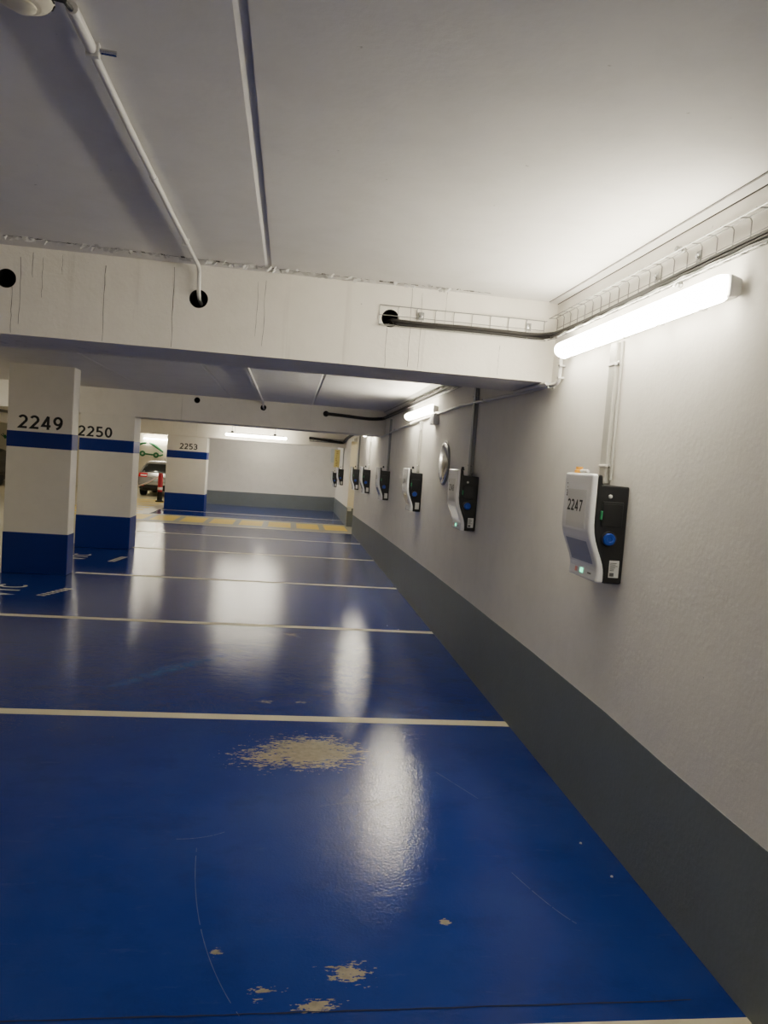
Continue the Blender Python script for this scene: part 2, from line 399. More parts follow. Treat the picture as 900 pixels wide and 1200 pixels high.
# ------------------------------------------------------------------ floor markings
def fline(y, w, x0=-4.76, x1=-.004, mat='line', z=.0012):
    mb = MB(); mb.box(x0, x1, y-w/2, y+w/2, .0002, z); return struct(mb.build('parking_line', mat))
fline(1.905, .11, -4.76)
for y in (4.452, 6.93, 9.37, 12.0, 14.36): fline(y, .088, -4.0 if 9 < y < 12.2 else -4.76)
fline(16.36, .11); fline(19.85, .08); fline(18.42, .05)
struct(box(-4.9, 1.45, 16.42, 18.40, .0002, .0010).build('walkway', 'pathgrey'))
for k in range(8):
    x1 = -.05-.655*k
    struct(box(x1-.52, x1, 16.85, 18.12, .0004, .0018).build('walkway_stripe', 'yellow'))
for k in range(9):
    y0 = 17.0+.75*k
    struct(box(-6.9, -5.1, y0, y0+.36, .0004, .0014).build('walkway_stripe', 'yellow'))
def ribbon(name, pts, w, mat, z=.0014):
    mb = MB(); n = len(pts); L = []; R = []
    for i, p in enumerate(pts):
        a = Vector(pts[max(i-1, 0)]); b = Vector(pts[min(i+1, n-1)]); d = (b-a).normalized(); q = Vector((-d.y, d.x))*w/2*random.uniform(.6, 1.2)
        L.append((p[0]+q.x, p[1]+q.y, z)); R.append((p[0]-q.x, p[1]-q.y, z))
    mb.v = L+R; mb.f = [(i, i+1, n+i+1, n+i) for i in range(n-1) if name != 'floor_scratch' or random.random() > .04]
    return struct(mb.build(name, mat))
ribbon('floor_crack', [(-2.9+.06*k, 2.018+.0004*k+random.uniform(-.002, .002), 0)[:2] for k in range(47)], .006, 'bluecrack')
def arc(a, b, c, n=16): return [tuple((Vector(a)*(1-t)**2 + Vector(b)*2*t*(1-t) + Vector(c)*t*t)) for t in [k/n for k in range(n+1)]]
for a, b, c, w in (((-1.76, 2.93), (-1.72, 2.35), (-1.53, 2.02), .0035), ((-1.85, 3.0), (-1.74, 3.0), (-1.66, 3.06), .004), ((-1.10, 3.20), (-.98, 3.33), (-.86, 3.42), .003), ((-.50, 2.75), (-.42, 2.50), (-.36, 2.42), .004),
                   ((-.62, 3.7), (-.52, 3.5), (-.47, 3.4), .003), ((-1.25, 3.30), (-1.1, 3.36), (-.85, 3.38), .0025)):
    ribbon('floor_scratch', arc(a, b, c, 40), w*.7, 'scratch')
o = MB()
for x, y in ((-.115, 2.98), (-.42, 7.15), (-.09, 2.72), (-.33, 7.0)): o.lathe([(.006, 0), (.005, .004), (.001, .006)], (x, y, .0002), (0, 0, 1), 6)
struct(o.build('grit', 'flake'))
# stencilled bay lettering that reads from the driving aisle
def mark(body, center, size): return struct(text('floor_lettering', body, 'line', None, center, size, 'z90', .13, .0012))
mark('VTC', (-4.36, 8.08, .0003), (.66, .30))
mark('VTC', (-4.33, 10.72, .0003), (.55, .24))
def small_mark(cx, cy, L, rot):
    mb = MB(); d = Vector((math.cos(rot), math.sin(rot))); n = Vector((-d.y, d.x))
    for k in range(7):
        c = Vector((cx, cy)) + d*(k/6-.5)*L
        for s in (-1, 1):
            p = c + n*.026*s; q = p + d*L/9; e = n*.021
            mb.add([(p.x-e.x, p.y-e.y, .0014), (q.x-e.x, q.y-e.y, .0014), (q.x+e.x, q.y+e.y, .0014), (p.x+e.x, p.y+e.y, .0014)], [(0,1,2,3)])
    return struct(mb.build('floor_lettering', 'line'))
small_mark(-3.865, 8.06, .44, 1.25); small_mark(-3.79, 10.64, .46, 1.43)

# ------------------------------------------------------------------ pillars
def pillar(x0, x1, y0, y1, top, base, s0, s1, num, nx, nz, nsize, label, skip=0):
    t = thing('pillar', label, 'pillar', ((x0+x1)/2, (y0+y1)/2, 0))
    box(x0, x1, y0, y1, 0, top).build('shaft', 'pillar', t, bevel=.008)
    e = .004
    box(x0-e, x1+e, y0-e, y1+e, .001, base).build('base_band', 'navy', t, bevel=.006)
    box(x0-e*.5, x1+e*.5, y0-e*.5, y1+e*.5, s0, s1).build('stripe', 'navy', t, bevel=.006)
    text('number', num, 'digits', t, (nx, y0-.0004, nz), nsize, '-y', .165)
    return t
pillar(-4.775, -4.045, 9.12, 9.37, 2.47, .49, 1.495, 1.683, '2249', -4.403, 1.795, (.50, .158), 'white pillar numbered 2249, nearest of the blue-based pillars')
pillar(-4.66, -3.862, 11.70, 12.16, 2.053, .50, 1.487, 1.675, '2250', -4.435, 1.778, (.50, .158), 'white pillar numbered 2250, second one behind the 2249 pillar')
pillar(-4.688, -3.658, 19.95, 20.47, 1.969, .455, 1.378, 1.575, '2253', -4.135, 1.70, (.46, .152), 'white pillar numbered 2253, farthest one near the parked silver car')

# ------------------------------------------------------------------ chargers
OUT = [(.176,.480), (.178,.30), (.178,.255), (.176,.222), (.168,.190), (.155,.156), (.140,.120), (.128,.090), (.121,.066), (.119,.048), (.121,.022), (.124,.0)]
INN = [(.148,.480), (.148,.30), (.147,.255), (.143,.220), (.134,.185), (.120,.148), (.105,.112), (.095,.086), (.089,.062), (.087,.045), (.086,.022), (.086,.0)]
W = .32
def charger(y, z, num, label, orange=False, detail=True):
    t = thing('charging_station', label, 'charger', (0, y, z), 'wall chargers along the right wall')
    L = lambda d, h: (-d, z+h)
    body = [L(*p) for p in INN] + [L(0, 0), L(0, .432), L(.124, .436), L(.128, .476)]
    MB().prism(body, 'y', y+.004, y+W-.004).build('body', 'black', t, bevel=.007)
    sh = [L(*p) for p in OUT] + [L(*p) for p in reversed(INN)]
    MB().prism(sh, 'y', y, y+W).build('front_cover', 'white', t, bevel=.011, smooth=False, seg=3)
    # side facing the driver: flap, round socket, sticker
    fl = box(-.120, -.024, y-.004, y+.01, z+.250, z+.362).build('socket_flap', 'flap', t, bevel=.003)
    if detail:
        box(-.1165, -.0275, y-.0055, y-.003, z+.254, z+.352).build('flap_panel', 'black', fl, bevel=.002)
        MB().lathe([(.0085, 0), (.0085, .006), (.004, .008)], (-.088, y+.004, z+.385), (0, -1, 0), 16).build('lock_button', 'housing', t)
    box(-.127, -.119, y-.007, y+.01, z+.282, z+.320).build('release_tab', 'green', t, bevel=.002)
    so = MB().lathe([(.036, -.004), (.036, .004), (.030, .006), (.028, .004)], (-.079, y+.002, z+.197), (0, -1, 0), 28).build('socket', 'black', t)
    MB().lathe([(.028, 0), (.0275, .010), (.024, .012), (.012, .012), (.010, .0105), (.001, .0105)], (-.079, y, z+.197), (0, -1, 0), 8 if not detail else 24).build('socket_lid', 'blue', so)
    st = box(-.064, -.018, y+.0026, y+.006, z+.028, z+.104).build('sticker', 'sticker', t)
    if detail:
        mb = MB()
        for k in range(6): mb.box(-.060, -.060+random.uniform(.018, .036), y+.0020, y+.003, z+.058+.0065*k, z+.061+.0065*k)
        mb.box(-.060, -.040, y+.0020, y+.003, z+.033, z+.049)
        mb.build('print', 'ink', st)
    # front: upper panel, sloping display, icon strip
    def face(d0, h0, h1, ya, yb, off):
        """patch following the front cover between two heights"""
        hs = sorted({h0, h1} | {h for _, h in OUT if min(h0, h1) < h < max(h0, h1)})
        def dd(h):
            for (da, ha), (db, hb) in zip(OUT[:-1], OUT[1:]):
                if hb <= h <= ha: return da+(db-da)*(h-ha)/(hb-ha if hb != ha else 1)
            return OUT[0][0]
        rings = [[(-(dd(h)+off), y+a, z+h), (-(dd(h)+off), y+b, z+h), (-(dd(h)-.002), y+b, z+h), (-(dd(h)-.002), y+a, z+h)] for h, a, b in [(h, ya, yb) for h in hs]]
        return MB().loft(rings)
    face(0, .232, .405, .045, .262, .0012).build('label_panel', 'panel', t)
    face(0, .078, .178, .040, .280, .0015).build('display', 'lilac', t)
    ic = face(0, .012, .055, .150, .285, .0012).build('icon_strip', 'white', t)
    if detail:
        face(0, .024, .046, .150, .182, .0025).build('status_light', 'led', ic)
        face(0, .022, .044, .215, .240, .0020).build('stop_icon', 'red', ic)
        face(0, .030, .036, .060, .095, .0020).build('slot', 'ink', t)
        mb = MB()
        for h, w in ((.428, .012), (.410, .006), (.395, .016), (.380, .007), (.372, .012)): mb.box(-.1792, -.1775, y+.272, y+.272+w*.8, z+h, z+h+.004)
        mb.box(-.1792, -.1775, y+.272, y+.275, z+.370, z+.392)
        mb.build('emblem', 'ink', t)
    else:
        face(0, .024, .046, .150, .182, .0025).build('status_light', 'panel', ic)
    if num: text('number', num, 'digits', t, (-.1790, y+.168, z+.333), (.172, .052), '-x', .17, .0008)
    # cable entry on top
    MB().lathe([(.014, 0), (.014, .012), (.011, .014), (.011, .028)] if not orange else [(.021, 0), (.021, .018), (.016, .020), (.016, .034)], (-.07 if not orange else -.125, y+.285, z+.476), (0, 0, 1), 12).build('cable_gland', 'orange' if orange else 'dark', t)
    if orange:
        MB().tube([(-.125, y+.255, z+.490), (-.125, y+.18, z+.490)], .009, 10).build('entry_pipe', 'pvcw', t)
    return t
specs = [(3.06, 1.143, '2247', 'white and black wall charger numbered 2247, nearest one with orange gland', True),
         (5.65, 1.120, '2248', 'wall charger beside the round mirror, second from the camera', False),
         (8.10, 1.095, '2249', 'wall charger under the second wall lamp, third from the camera', False),
         (10.78, 1.070, '2250', 'wall charger just before the second ceiling beam, fourth from the camera', False),
         (13.38, 1.048, None, 'fifth wall charger from the camera, lit by the half-hidden wall lamp', False),
         (15.50, 1.020, None, 'wall charger last before the doorway recess', False),
         (20.02, .950, None, 'wall charger first past the doorway recess', False),
         (22.55, .800, None, 'lowest and farthest wall charger, below the grey box and yellow sign', False)]
for i, (y, z, num, lab, og) in enumerate(specs): charger(y, z, num, lab, og, i < 1 or i == 1)

# vertical trunking above each charger
def trunk(y, zb, zt, label, mat='pvc', w=.068, side=True):
    t = thing('vertical_conduit', label, 'conduit', (0, y, zb), 'vertical conduits above the chargers')
    box(-.03, 0, y-w/2, y+w/2, zb, zt).build('trunking', mat, t, bevel=.006)
    if side: MB().tube([(-.010, y-w/2-.022, zb+.02), (-.010, y-w/2-.022, zt)], .007, 8).build('side_pipe', mat, t)
    for z in ((zb+.085, zt-.10) if zt-zb < .75 else (zb+.06, zt-.23)):
        s = box(-.034, 0, y-w/2-.004, y+w/2+.004, z-.006, z+.006).build('clip', 'pvcw' if mat == 'pvc' else mat, t, bevel=.002)
        MB().lathe([(.010, 0), (.010, .008), (.005, .011)], (-.016, y-w/2-.024, z), (-1, 0, 0), 10).build('screw', 'steel', s)
    return t
trunk(3.305, 1.58, 2.238, 'pale vertical conduit above charger 2247 under the near lamp')
trunk(5.90, 1.555, 2.30, 'dark grey vertical conduit above second charger beside the mirror', 'pvcg', .055)
trunk(8.37, 1.53, 2.12, 'pale vertical conduit above third charger below second lamp', 'pvc', .06)
trunk(10.98, 1.505, 2.28, 'grey vertical conduit above the fourth charger', 'pvcg', .05)
trunk(13.62, 1.485, 2.108, 'pale vertical conduit above the fifth charger', 'pvc', .05, False)
trunk(15.80, 1.455, 2.20, 'grey vertical conduit above the charger beside the doorway', 'pvcg', .05, False)
trunk(20.3, 1.385, 2.10, 'thin vertical conduit above charger past the doorway', 'pvcg', .04, False)

# horizontal conduit run below the lamps
t = thing('wall_conduit', 'thin pale conduit from near lamp, running along the wall under the beam', 'conduit', (-.03, 4.0, 2.12))
MB().tube([(-.022, 3.99, 2.26), (-.022, 4.0, 2.16), (-.022, 4.006, 2.137), (-.024, 4.025, 2.122), (-.024, 4.06, 2.12), (-.022, 4.9, 2.127), (-.020, 5.0, 2.135), (-.020, 6.4, 2.165), (-.020, 7.44, 2.150)], .0115, 10).build('pipe', 'pvcw', t, smooth=True)
MB().tube([(-.020, 7.6, 2.150), (-.020, 8.4, 2.138), (-.020, 9.6, 2.118), (-.020, 12.1, 2.045)], .0115, 10).build('pipe', 'pvcw', t, smooth=True)
MB().tube([(-.055, 4.10, 2.128), (-.055, 4.72, 2.132)], .012, 10).build('pipe', 'pvcw', t, smooth=True)
for y, z in ((3.995, 2.215), (4.0, 2.15), (4.14, 2.121), (5.6, 2.15), (9.0, 2.128), (10.4, 2.098)):
    b = box(-.038, 0, y-.007, y+.007, z-.016, z+.016) if y > 4.05 else box(-.036, 0, y-.018, y+.018, z-.005, z+.005)
    c = b.build('clip', 'pvcw', t, bevel=.002)
    MB().lathe([(.007, 0), (.006, .006), (.002, .008)], (-.036, y-.02 if y < 4.05 else y, z+.0), (-1, 0, 0), 8).build('screw', 'steel', c)
t = thing('junction_box', 'small grey junction box at the near end of the second lamp', 'box', (0, 7.52, 2.10))
box(-.055, 0, 7.42, 7.62, 2.045, 2.158).build('body', 'pvcw', t, bevel=.006)
box(-.062, -.055, 7.425, 7.615, 2.05, 2.153).build('lid', 'pvcw', t, bevel=.004)

# ------------------------------------------------------------------ tube lamps
def wall_lamp(y0, y1, z, label, mat='tube'):
    t = thing('tube_lamp', label, 'lamp', (0, (y0+y1)/2, z), 'tube lamps')
    yc = (y0+y1)/2; L = y1-y0
    prof = [(-.050, z-.040), (-.050, z+.040), (-.020, z+.032), (0, z+.028), (0, z-.028), (-.020, z-.032)]
    MB().prism(prof, 'y', y0+.02, y1-.02).build('housing', 'housing', t, bevel=.006)
    def ring(y, s):
        pts = []
        for k in range(13):
            a = PI*k/12; pts.append((-.050-.062*math.sin(a)*s, y, z+.046*math.cos(a)*s))
        return pts
    ys = [(y0, .70), (y0+.010, .88), (y0+.03, 1), (y1-.03, 1), (y1-.010, .88), (y1, .70)]
    MB().loft([ring(y, s) for y, s in ys]).build('diffuser', mat, t, smooth=True)
    for s in (-1, 1):
        ye = yc+s*(L/2+.004)
        MB().loft([[(-.012, ye+s*a, z+q*h) for q, _ in ((1, 0),)] + [(-.058*1, ye+s*a, z+.040*h2) for h2 in (1, -1)] + [(-.012, ye+s*a, z-.030)] for a, h in ((-.03, .030), (.012, .026))]).build('end_cap', 'pvcw', t, bevel=.008)
    for k in range(5):
        y = y0 + L*(k+.5)/5
        for s in (-1, 1): box(-.062, -.040, y-.012, y+.012, z+s*.047-.005, z+s*.047+.005).build('clip', 'steel', t)
    return t
wall_lamp(2.37, 3.90, 2.283, 'long lit tube lamp nearest the camera on right wall')
wall_lamp(7.50, 9.08, 2.208, 'lit tube lamp on the right wall beyond the first beam')
wall_lamp(12.9, 14.4, 2.155, 'lit tube lamp on right wall mostly hidden behind the second beam')

# lamp hung in front of the far beam
t = thing('tube_lamp', 'lit tube lamp hanging across the far beam before the back wall', 'lamp', (-2.38, 19.55, 2.08), 'tube lamps')
def cross(x, s, zc): return [(x, 19.55+.045*s*math.cos(2*PI*k/14), zc+.036*s*math.sin(2*PI*k/14)) for k in range(14)]
z0 = 2.085
MB().loft([cross(-3.17, .6, z0), cross(-3.15, 1, z0), cross(-1.61, 1, z0), cross(-1.59, .6, z0)]).build('diffuser', 'tube', t, smooth=True)
box(-3.1, -1.66, 19.515, 19.585, z0+.03, z0+.055).build('housing', 'housing', t, bevel=.004)
for x in (-3.0, -1.9):
    h = box(x-.035, x+.035, 19.525, 19.575, z0+.05, z0+.10).build('bracket', 'dark', t, bevel=.004)
    MB().tube([(x, 19.55, z0+.09), (x, 19.55, 2.401)], .008, 8).build('rod', 'steel', h)

# unseen ceiling tubes added over the driving aisle to light the scene
def fill_ceiling_lamp(x, y0, y1, z, label, along='y', mat='filltube'):
    t = thing('tube_lamp', label, 'lamp', (x, (y0+y1)/2, z), 'aisle lamps')
    if along == 'y':
        box(x-.05, x+.05, y0, y1, z-.035, z).build('housing', 'housing', t, bevel=.005)
        rings = [[(x+.045*s*math.cos(PI*k/10), y, z-.036-.05*s*math.sin(PI*k/10)) for k in range(11)] for y, s in ((y0+.01, .7), (y0+.04, 1), (y1-.04, 1), (y1-.01, .7))]
    else:
        box(y0, y1, x-.05, x+.05, z-.035, z).build('housing', 'housing', t, bevel=.005)
        t.location = ((y0+y1)/2, x, z)
        rings = [[(y, x+.045*s*math.cos(PI*k/10), z-.036-.05*s*math.sin(PI*k/10)) for k in range(11)] for y, s in ((y0+.01, .7), (y0+.04, 1), (y1-.04, 1), (y1-.01, .7))]
        for c in t.children: c.location = (0, 0, 0); c.data.transform(Matrix.Translation(Vector((x, (y0+y1)/2, z)) - Vector(t.location)))
    MB().loft(rings).build('diffuser', mat, t, smooth=True)
    return t
fill_ceiling_lamp(-7.2, -.8, .7, CEIL, 'unseen added ceiling tube over the aisle level with the camera')
fill_ceiling_lamp(-7.6, 6.2, 7.7, 2.49, 'unseen added ceiling tube over the aisle left of the 2249 pillar')
fill_ceiling_lamp(-7.6, 14.0, 15.5, 2.43, 'unseen added ceiling tube over the aisle beyond the 2250 pillar')
fill_ceiling_lamp(-10.5, 23.0, 24.5, 2.33, 'unseen added ceiling tube over the parked black car')
fill_ceiling_lamp(-6.1, 22.7, 24.2, 2.335, 'unseen added ceiling tube over the parked silver car', mat='tube')  # added out of sight to brighten the silver car's rear
t = thing('tube_lamp', 'bright tube lamp on the far wall above the green car logo', 'lamp', (-6.35, 28.95, 1.95), 'aisle lamps')
box(-7.0, -5.7, 28.97, 29.0, 1.905, 1.965).build('housing', 'housing', t)
box(-7.0, -5.7, 28.90, 28.97, 1.905, 1.955).build('diffuser', 'tube', t, bevel=.015)

# ------------------------------------------------------------------ wire cable trays and cables
def wire_tray(label, along, a0, a1, face, z0, z1, depth, step, brackets, group='wire cable trays', r=.0026):
    """open basket of welded wire; along 'y' on the right wall, along 'x' on a beam face"""
    t = thing('cable_tray', label, 'cable tray', (face, (a0+a1)/2, z0) if along == 'y' else ((a0+a1)/2, face, z0), group)
    P = (lambda d, a, z: (face-d, a, z)) if along == 'y' else (lambda d, a, z: (a, face-d, z))
    mb = MB(); n = max(1, round((a1-a0)/step)); c = .012; dz = 0
    for k in range(n+1):
        a = a0+(a1-a0)*k/n
        mb.tube([P(depth, a, z1-.004), P(.014, a, z1), P(.006, a, z1-.010), P(.006, a, z0+.010), P(.014, a, z0), P(depth, a, z0-.012)], r, 6)
    for d, z in ((depth-.002, z1-.006), (.016, z1+.002), (.008, (z0+z1)/2), (.016, z0-.002), (depth-.002, z0-.014)):
        mb.tube([P(d, a0, z), P(d, a1, z)], r, 6)
    mb.build('wire_basket', 'zinc', t, smooth=True)
    for a in brackets:
        pl = MB()
        lo, hi = P(.009, a-.016, (z0+z1)/2-.010), P(.012, a+.016, (z0+z1)/2+.034)
        pl.box(min(lo[0], hi[0]), max(lo[0], hi[0]), min(lo[1], hi[1]), max(lo[1], hi[1]), lo[2], hi[2])
        q = pl.build('bracket', 'zinc', t, bevel=.004)
        ax = (-1, 0, 0) if along == 'y' else (0, -1, 0)
        MB().lathe([(.010, 0), (.010, .004), (.005, .005), (.005, .010)], P(.012, a, (z0+z1)/2+.012), ax, 12).build('bolt', 'steel', q)
    return t
tw = wire_tray('wire cable tray on the right wall above the nearest lamp', 'y', .55, 4.15, 0, 2.392, 2.508, .058, .1, (2.66, 2.98), r=.0024)
for z, d in ((2.512, .05), (2.378, .045)):
    mb = MB()
    for k in range(3): mb.lathe([(.010, -.006), (.013, 0), (.010, .006)], (-.022-.014*k, 2.755, z), (1, 0, 0), 8)
    mb.build('coupling', 'zinc', tw)
wire_tray('wire cable tray across the near beam face, from hole to wall', 'x', -1.04, -.075, 4.185, 2.385, 2.487, .05, .107, (-.80, -.17), r=.002)
wire_tray('wire cable tray on the right wall between the first and second beams', 'y', 4.85, 11.6, 0, 2.335, 2.425, .06, .12, (6.0, 9.0))
wire_tray('dark cable tray across the far beam above the back wall corner', 'x', -.98, -.06, 19.92, 2.09, 2.17, .06, .1, (), r=.006)
# cables
def cable(label, pts, r, mat, name='cable', cat='cable', amp=.0):
    P = []
    V = [Vector(p) for p in pts]
    for i in range(len(V)-1):           # Catmull-Rom
        p0, p1, p2, p3 = V[max(i-1, 0)], V[i], V[i+1], V[min(i+2, len(V)-1)]
        n = 10 if not amp else 24
        for k in range(n):
            u = k/n; P.append(.5*((2*p1)+(p2-p0)*u+(2*p0-5*p1+4*p2-p3)*u*u+(3*p1-p0-3*p2+p3)*u**3))
    P.append(V[-1])
    if amp: P = [p+Vector((0, 0, amp*math.sin(p.y*31)+amp*.4*math.sin(p.y*73))) for p in P]
    return tag(MB().tube(P, r, 8).build(name, mat, origin=P[0], smooth=True), label, cat)
cable('black cable bundle from near beam hole along the tray above the lamp', [(-.985, 4.36, 2.415), (-.97, 4.2, 2.412), (-.93, 4.166, 2.405), (-.745, 4.162, 2.402), (-.53, 4.160, 2.405), (-.32, 4.158, 2.403), (-.15, 4.148, 2.400), (-.07, 4.10, 2.403), (-.036, 4.0, 2.406), (-.03, 3.5, 2.404), (-.03, 2.73, 2.416), (-.03, 2.2, 2.418), (-.03, 1.4, 2.416), (-.03, .6, 2.42)], .0125, 'cable')
cable('second thin black cable lying beside the bundle in the near tray', [(-.97, 4.36, 2.400), (-.95, 4.2, 2.397), (-.9, 4.165, 2.388), (-.5, 4.162, 2.391), (-.15, 4.15, 2.383), (-.07, 4.10, 2.386), (-.046, 4.0, 2.39), (-.046, 3.0, 2.397), (-.046, 2.0, 2.40), (-.046, .6, 2.40)], .007, 'cable')
cable('wavy white cable along the lower edge of the near wall tray', [(-.052, 4.0, 2.379), (-.052, 3.0, 2.384), (-.052, 2.0, 2.386), (-.052, .6, 2.386)], .0045, 'wcable', amp=.0032)
cable('thick black cable along the wall tray past the first beam, onto second beam', [(-.03, 4.8, 2.372), (-.03, 6.5, 2.366), (-.03, 9.0, 2.352), (-.03, 11.2, 2.335), (-.045, 11.55, 2.325), (-.10, 11.655, 2.315), (-.3, 11.66, 2.300), (-.7, 11.66, 2.318), (-.9, 11.665, 2.325), (-.955, 11.69, 2.328), (-.965, 11.9, 2.33)], .026, 'cable')
cable('thick black cable lying in the tray on the far beam', [(-1.0, 19.86, 2.165), (-.5, 19.86, 2.13), (-.14, 19.86, 2.095), (-.06, 19.8, 2.12), (-.04, 19.3, 2.2), (-.04, 17.0, 2.26)], .034, 'cable')

# ceiling conduits dropping into the beam holes
t = thing('ceiling_conduit', 'white conduit on the ceiling from smoke detector into near beam hole', 'conduit', (-2.04, 3.0, 2.58))
MB().tube([(-2.048, 1.84, CEIL-.020), (-2.050, 2.45, CEIL-.020), (-2.046, 3.3, CEIL-.020), (-2.037, 4.08, CEIL-.020), (-2.035, 4.125, CEIL-.026), (-2.034, 4.148, CEIL-.05), (-2.033, 4.15, 2.47), (-2.033, 4.165, 2.445), (-2.034, 4.21, 2.428), (-2.034, 4.3, 2.42)], .011, 10).build('pipe', 'pvcw', t, smooth=True)
MB().tube([(-2.048, 1.84, CEIL-.020), (-2.048, 2.0, CEIL-.020)], .0145, 10).build('sleeve', 'pvcw', t, smooth=True)
MB().tube([(-2.049, 2.86, CEIL-.020), (-2.049, 2.90, CEIL-.020)], .0135, 10).build('sleeve', 'pvcw', t, smooth=True)
for y in (2.02, 3.7):
    c = box(-2.064, -2.030, y-.008, y+.008, CEIL-.036, CEIL).build('clip', 'pvcw', t, bevel=.003)
    if y < 3: MB().tube([(-2.03, y, CEIL-.018), (-1.99, y+.004, CEIL-.018)], .007, 8).build('stud', 'steel', c)
MB().tube([(-2.048, 1.86, CEIL-.020), (-2.052, 1.80, CEIL-.028), (-2.08, 1.79, CEIL-.03)], .006, 8).build('wire_tail', 'dark', t)
t = thing('ceiling_conduit', 'white conduit on the ceiling beyond the first beam, entering second beam hole', 'conduit', (-1.95, 8.0, 2.46))
MB().tube([(-1.958, 4.8, 2.474), (-1.952, 8.0, 2.452), (-1.945, 11.58, 2.424), (-1.943, 11.66, 2.40), (-1.942, 11.67, 2.37), (-1.941, 11.72, 2.345), (-1.941, 11.9, 2.34)], .014, 8).build('pipe', 'pvcw', t, smooth=True)
for y in (6.0, 9.5): box(-1.974, -1.932, y-.01, y+.01, 2.44, 2.475 if y > 9 else 2.49).build('clip', 'pvcw', t)

# smoke detector
t = thing('smoke_detector', 'ivory smoke detector on the ceiling at top left', 'smoke detector', (-2.14, 1.797, CEIL))
MB().lathe([(.058, 0), (.058, .012), (.066, .014), (.066, .030), (.058, .042), (.042, .050), (.038, .052)], (-2.14, 1.797, CEIL), (0, 0, -1), 32).build('base', 'detector', t, smooth=True)
MB().lathe([(.030, 0), (.030, .006), (.022, .012), (.001, .014)], (-2.14, 1.797, CEIL-.050), (0, 0, -1), 24).build('sensor_cap', 'detector', t, smooth=True)
mb = MB()
for k in range(12):
    a = 2*PI*k/12
    c = Vector((-2.14+.0640*math.cos(a), 1.797+.0640*math.sin(a), CEIL-.033)); d = Vector((-math.sin(a), math.cos(a), 0))
    mb.tube([c-d*.010, c+d*.010], .0025, 6)
mb.build('vent_slots', 'dark', t)

# convex mirror
t = thing('convex_mirror', 'round chrome dome mirror on the right wall beside second charger', 'mirror', (0, 6.97, 1.65))
MB().lathe([(.210, 0), (.213, .010), (.206, .016), (.196, .018), (.194, .013)], (0, 6.97, 1.65), (-1, 0, 0), 48).build('rim', 'pvcg', t, smooth=True)
MB().lathe([(.197, .014)] + [(.197*math.cos(a), .014+.030*math.sin(a)) for a in [PI/2*k/12 for k in range(1, 12)]] + [(.001, .044)], (0, 6.97, 1.65), (-1, 0, 0), 48).build('dome', 'chrome', t, smooth=True)

# ------------------------------------------------------------------ doorway recess and far corner
t = thing('door_1', 'cream door leaf in the recess of the right wall', 'door', (.9, 18.07, 0)); del t['label'], t['category']; t['kind'] = 'structure'
o = box(.25, 1.15, 18.06, 18.115, 0.005, 2.05).build('leaf', 'doorp', t, bevel=.004)
MB().tube([(.35, 18.06, 1.02), (.35, 18.0, 1.02), (.47, 18.0, 1.02)], .011, 8).build('door_handle', 'steel', o)
t = thing('emergency_lamp', 'small white emergency lamp above the doorway recess', 'lamp', (0, 16.55, 2.10))
box(-.05, 0, 16.45, 16.75, 2.06, 2.15).build('body', 'pvcw', t, bevel=.008)
box(-.058, -.05, 16.47, 16.73, 2.075, 2.135).build('lens', 'tailw', t, bevel=.004)
t = thing('call_box', 'small pale box low on the wall beside the doorway recess', 'box', (.06, 18.05, .45))
box(.01, .10, 18.02, 18.082, .39, .50).build('body', 'boxgrey', t, bevel=.008)
box(.025, .085, 18.014, 18.02, .41, .48).build('cover', 'sticker', t, bevel=.003)
t = thing('electrical_box', 'pale grey electrical box high on the back wall in the corner', 'box', (-.15, 23.1, 1.55))
box(-.215, -.075, 23.02, 23.22, 1.545, 1.965).build('body', 'boxgrey', t, bevel=.01)
d = box(-.205, -.085, 23.005, 23.02, 1.56, 1.95).build('door', 'boxgrey', t, bevel=.004)
MB().lathe([(.010, 0), (.010, .008), (.004, .010)], (-.10, 23.006, 1.75), (0, -1, 0), 10).build('lock', 'dark', d)
t = thing('projecting_sign', 'narrow yellow sign projecting from right wall in far corner', 'sign', (0, 22.0, 1.41))
pl = box(-.165, 0, 21.985, 22.01, 1.41, 1.935).build('plate', 'signy', t, bevel=.004)
mb = MB()
for k in range(9):
    z = 1.46+.05*k; x = -.115+random.uniform(-.012, .012); mb.box(x, x+random.uniform(.03, .06), 21.982, 21.985, z, z+.022)
mb.build('lettering', 'signi', pl)

# red post with its pale barrier chain
t = thing('barrier_post', 'red post beside the 2253 pillar with pale barrier chain', 'post', (-5.25, 22.6, 0))
MB().lathe([(.07, .30), (.07, .82), (.05, .86), (.001, .87)], (-5.25, 22.6, 0), (0, 0, 1), 20).build('post', 'redpost', t, smooth=True)
MB().lathe([(.12, 0), (.12, .03), (.075, .06), (.065, .30)], (-5.25, 22.6, 0), (0, 0, 1), 20).build('base', 'tyre', t, smooth=True)  # black lower part paints in the dark shadow under the red
MB().lathe([(.074, .36), (.074, .44)], (-5.25, 22.6, 0), (0, 0, 1), 20).build('band', 'tailw', t)
cable('pale barrier chain rising from the floor side to the red post', [(-6.25, 22.5, .31), (-5.9, 22.5, .43), (-5.6, 22.5, .56), (-5.32, 22.53, .74)], .022, 'tape', 'barrier_chain', 'chain')

# pipe with flange in the aisle
t = thing('aisle_pipe', 'grey pipe with end flange under the far beam at left edge', 'pipe', (-9.5, 19.7, 2.24))
MB().tube([(-11.5, 19.7, 2.47), (-8.55, 19.7, 2.235)], .035, 10).build('pipe', 'pipe', t, smooth=True)
MB().lathe([(.075, 0), (.075, .03)], (-8.56, 19.7, 2.236), (1, 0, -.08), 16).build('flange', 'pipe', t)
MB().tube([(-9.6, 19.7, 2.33), (-9.6, 19.7, 2.41)], .012, 8).build('hanger', 'steel', t)

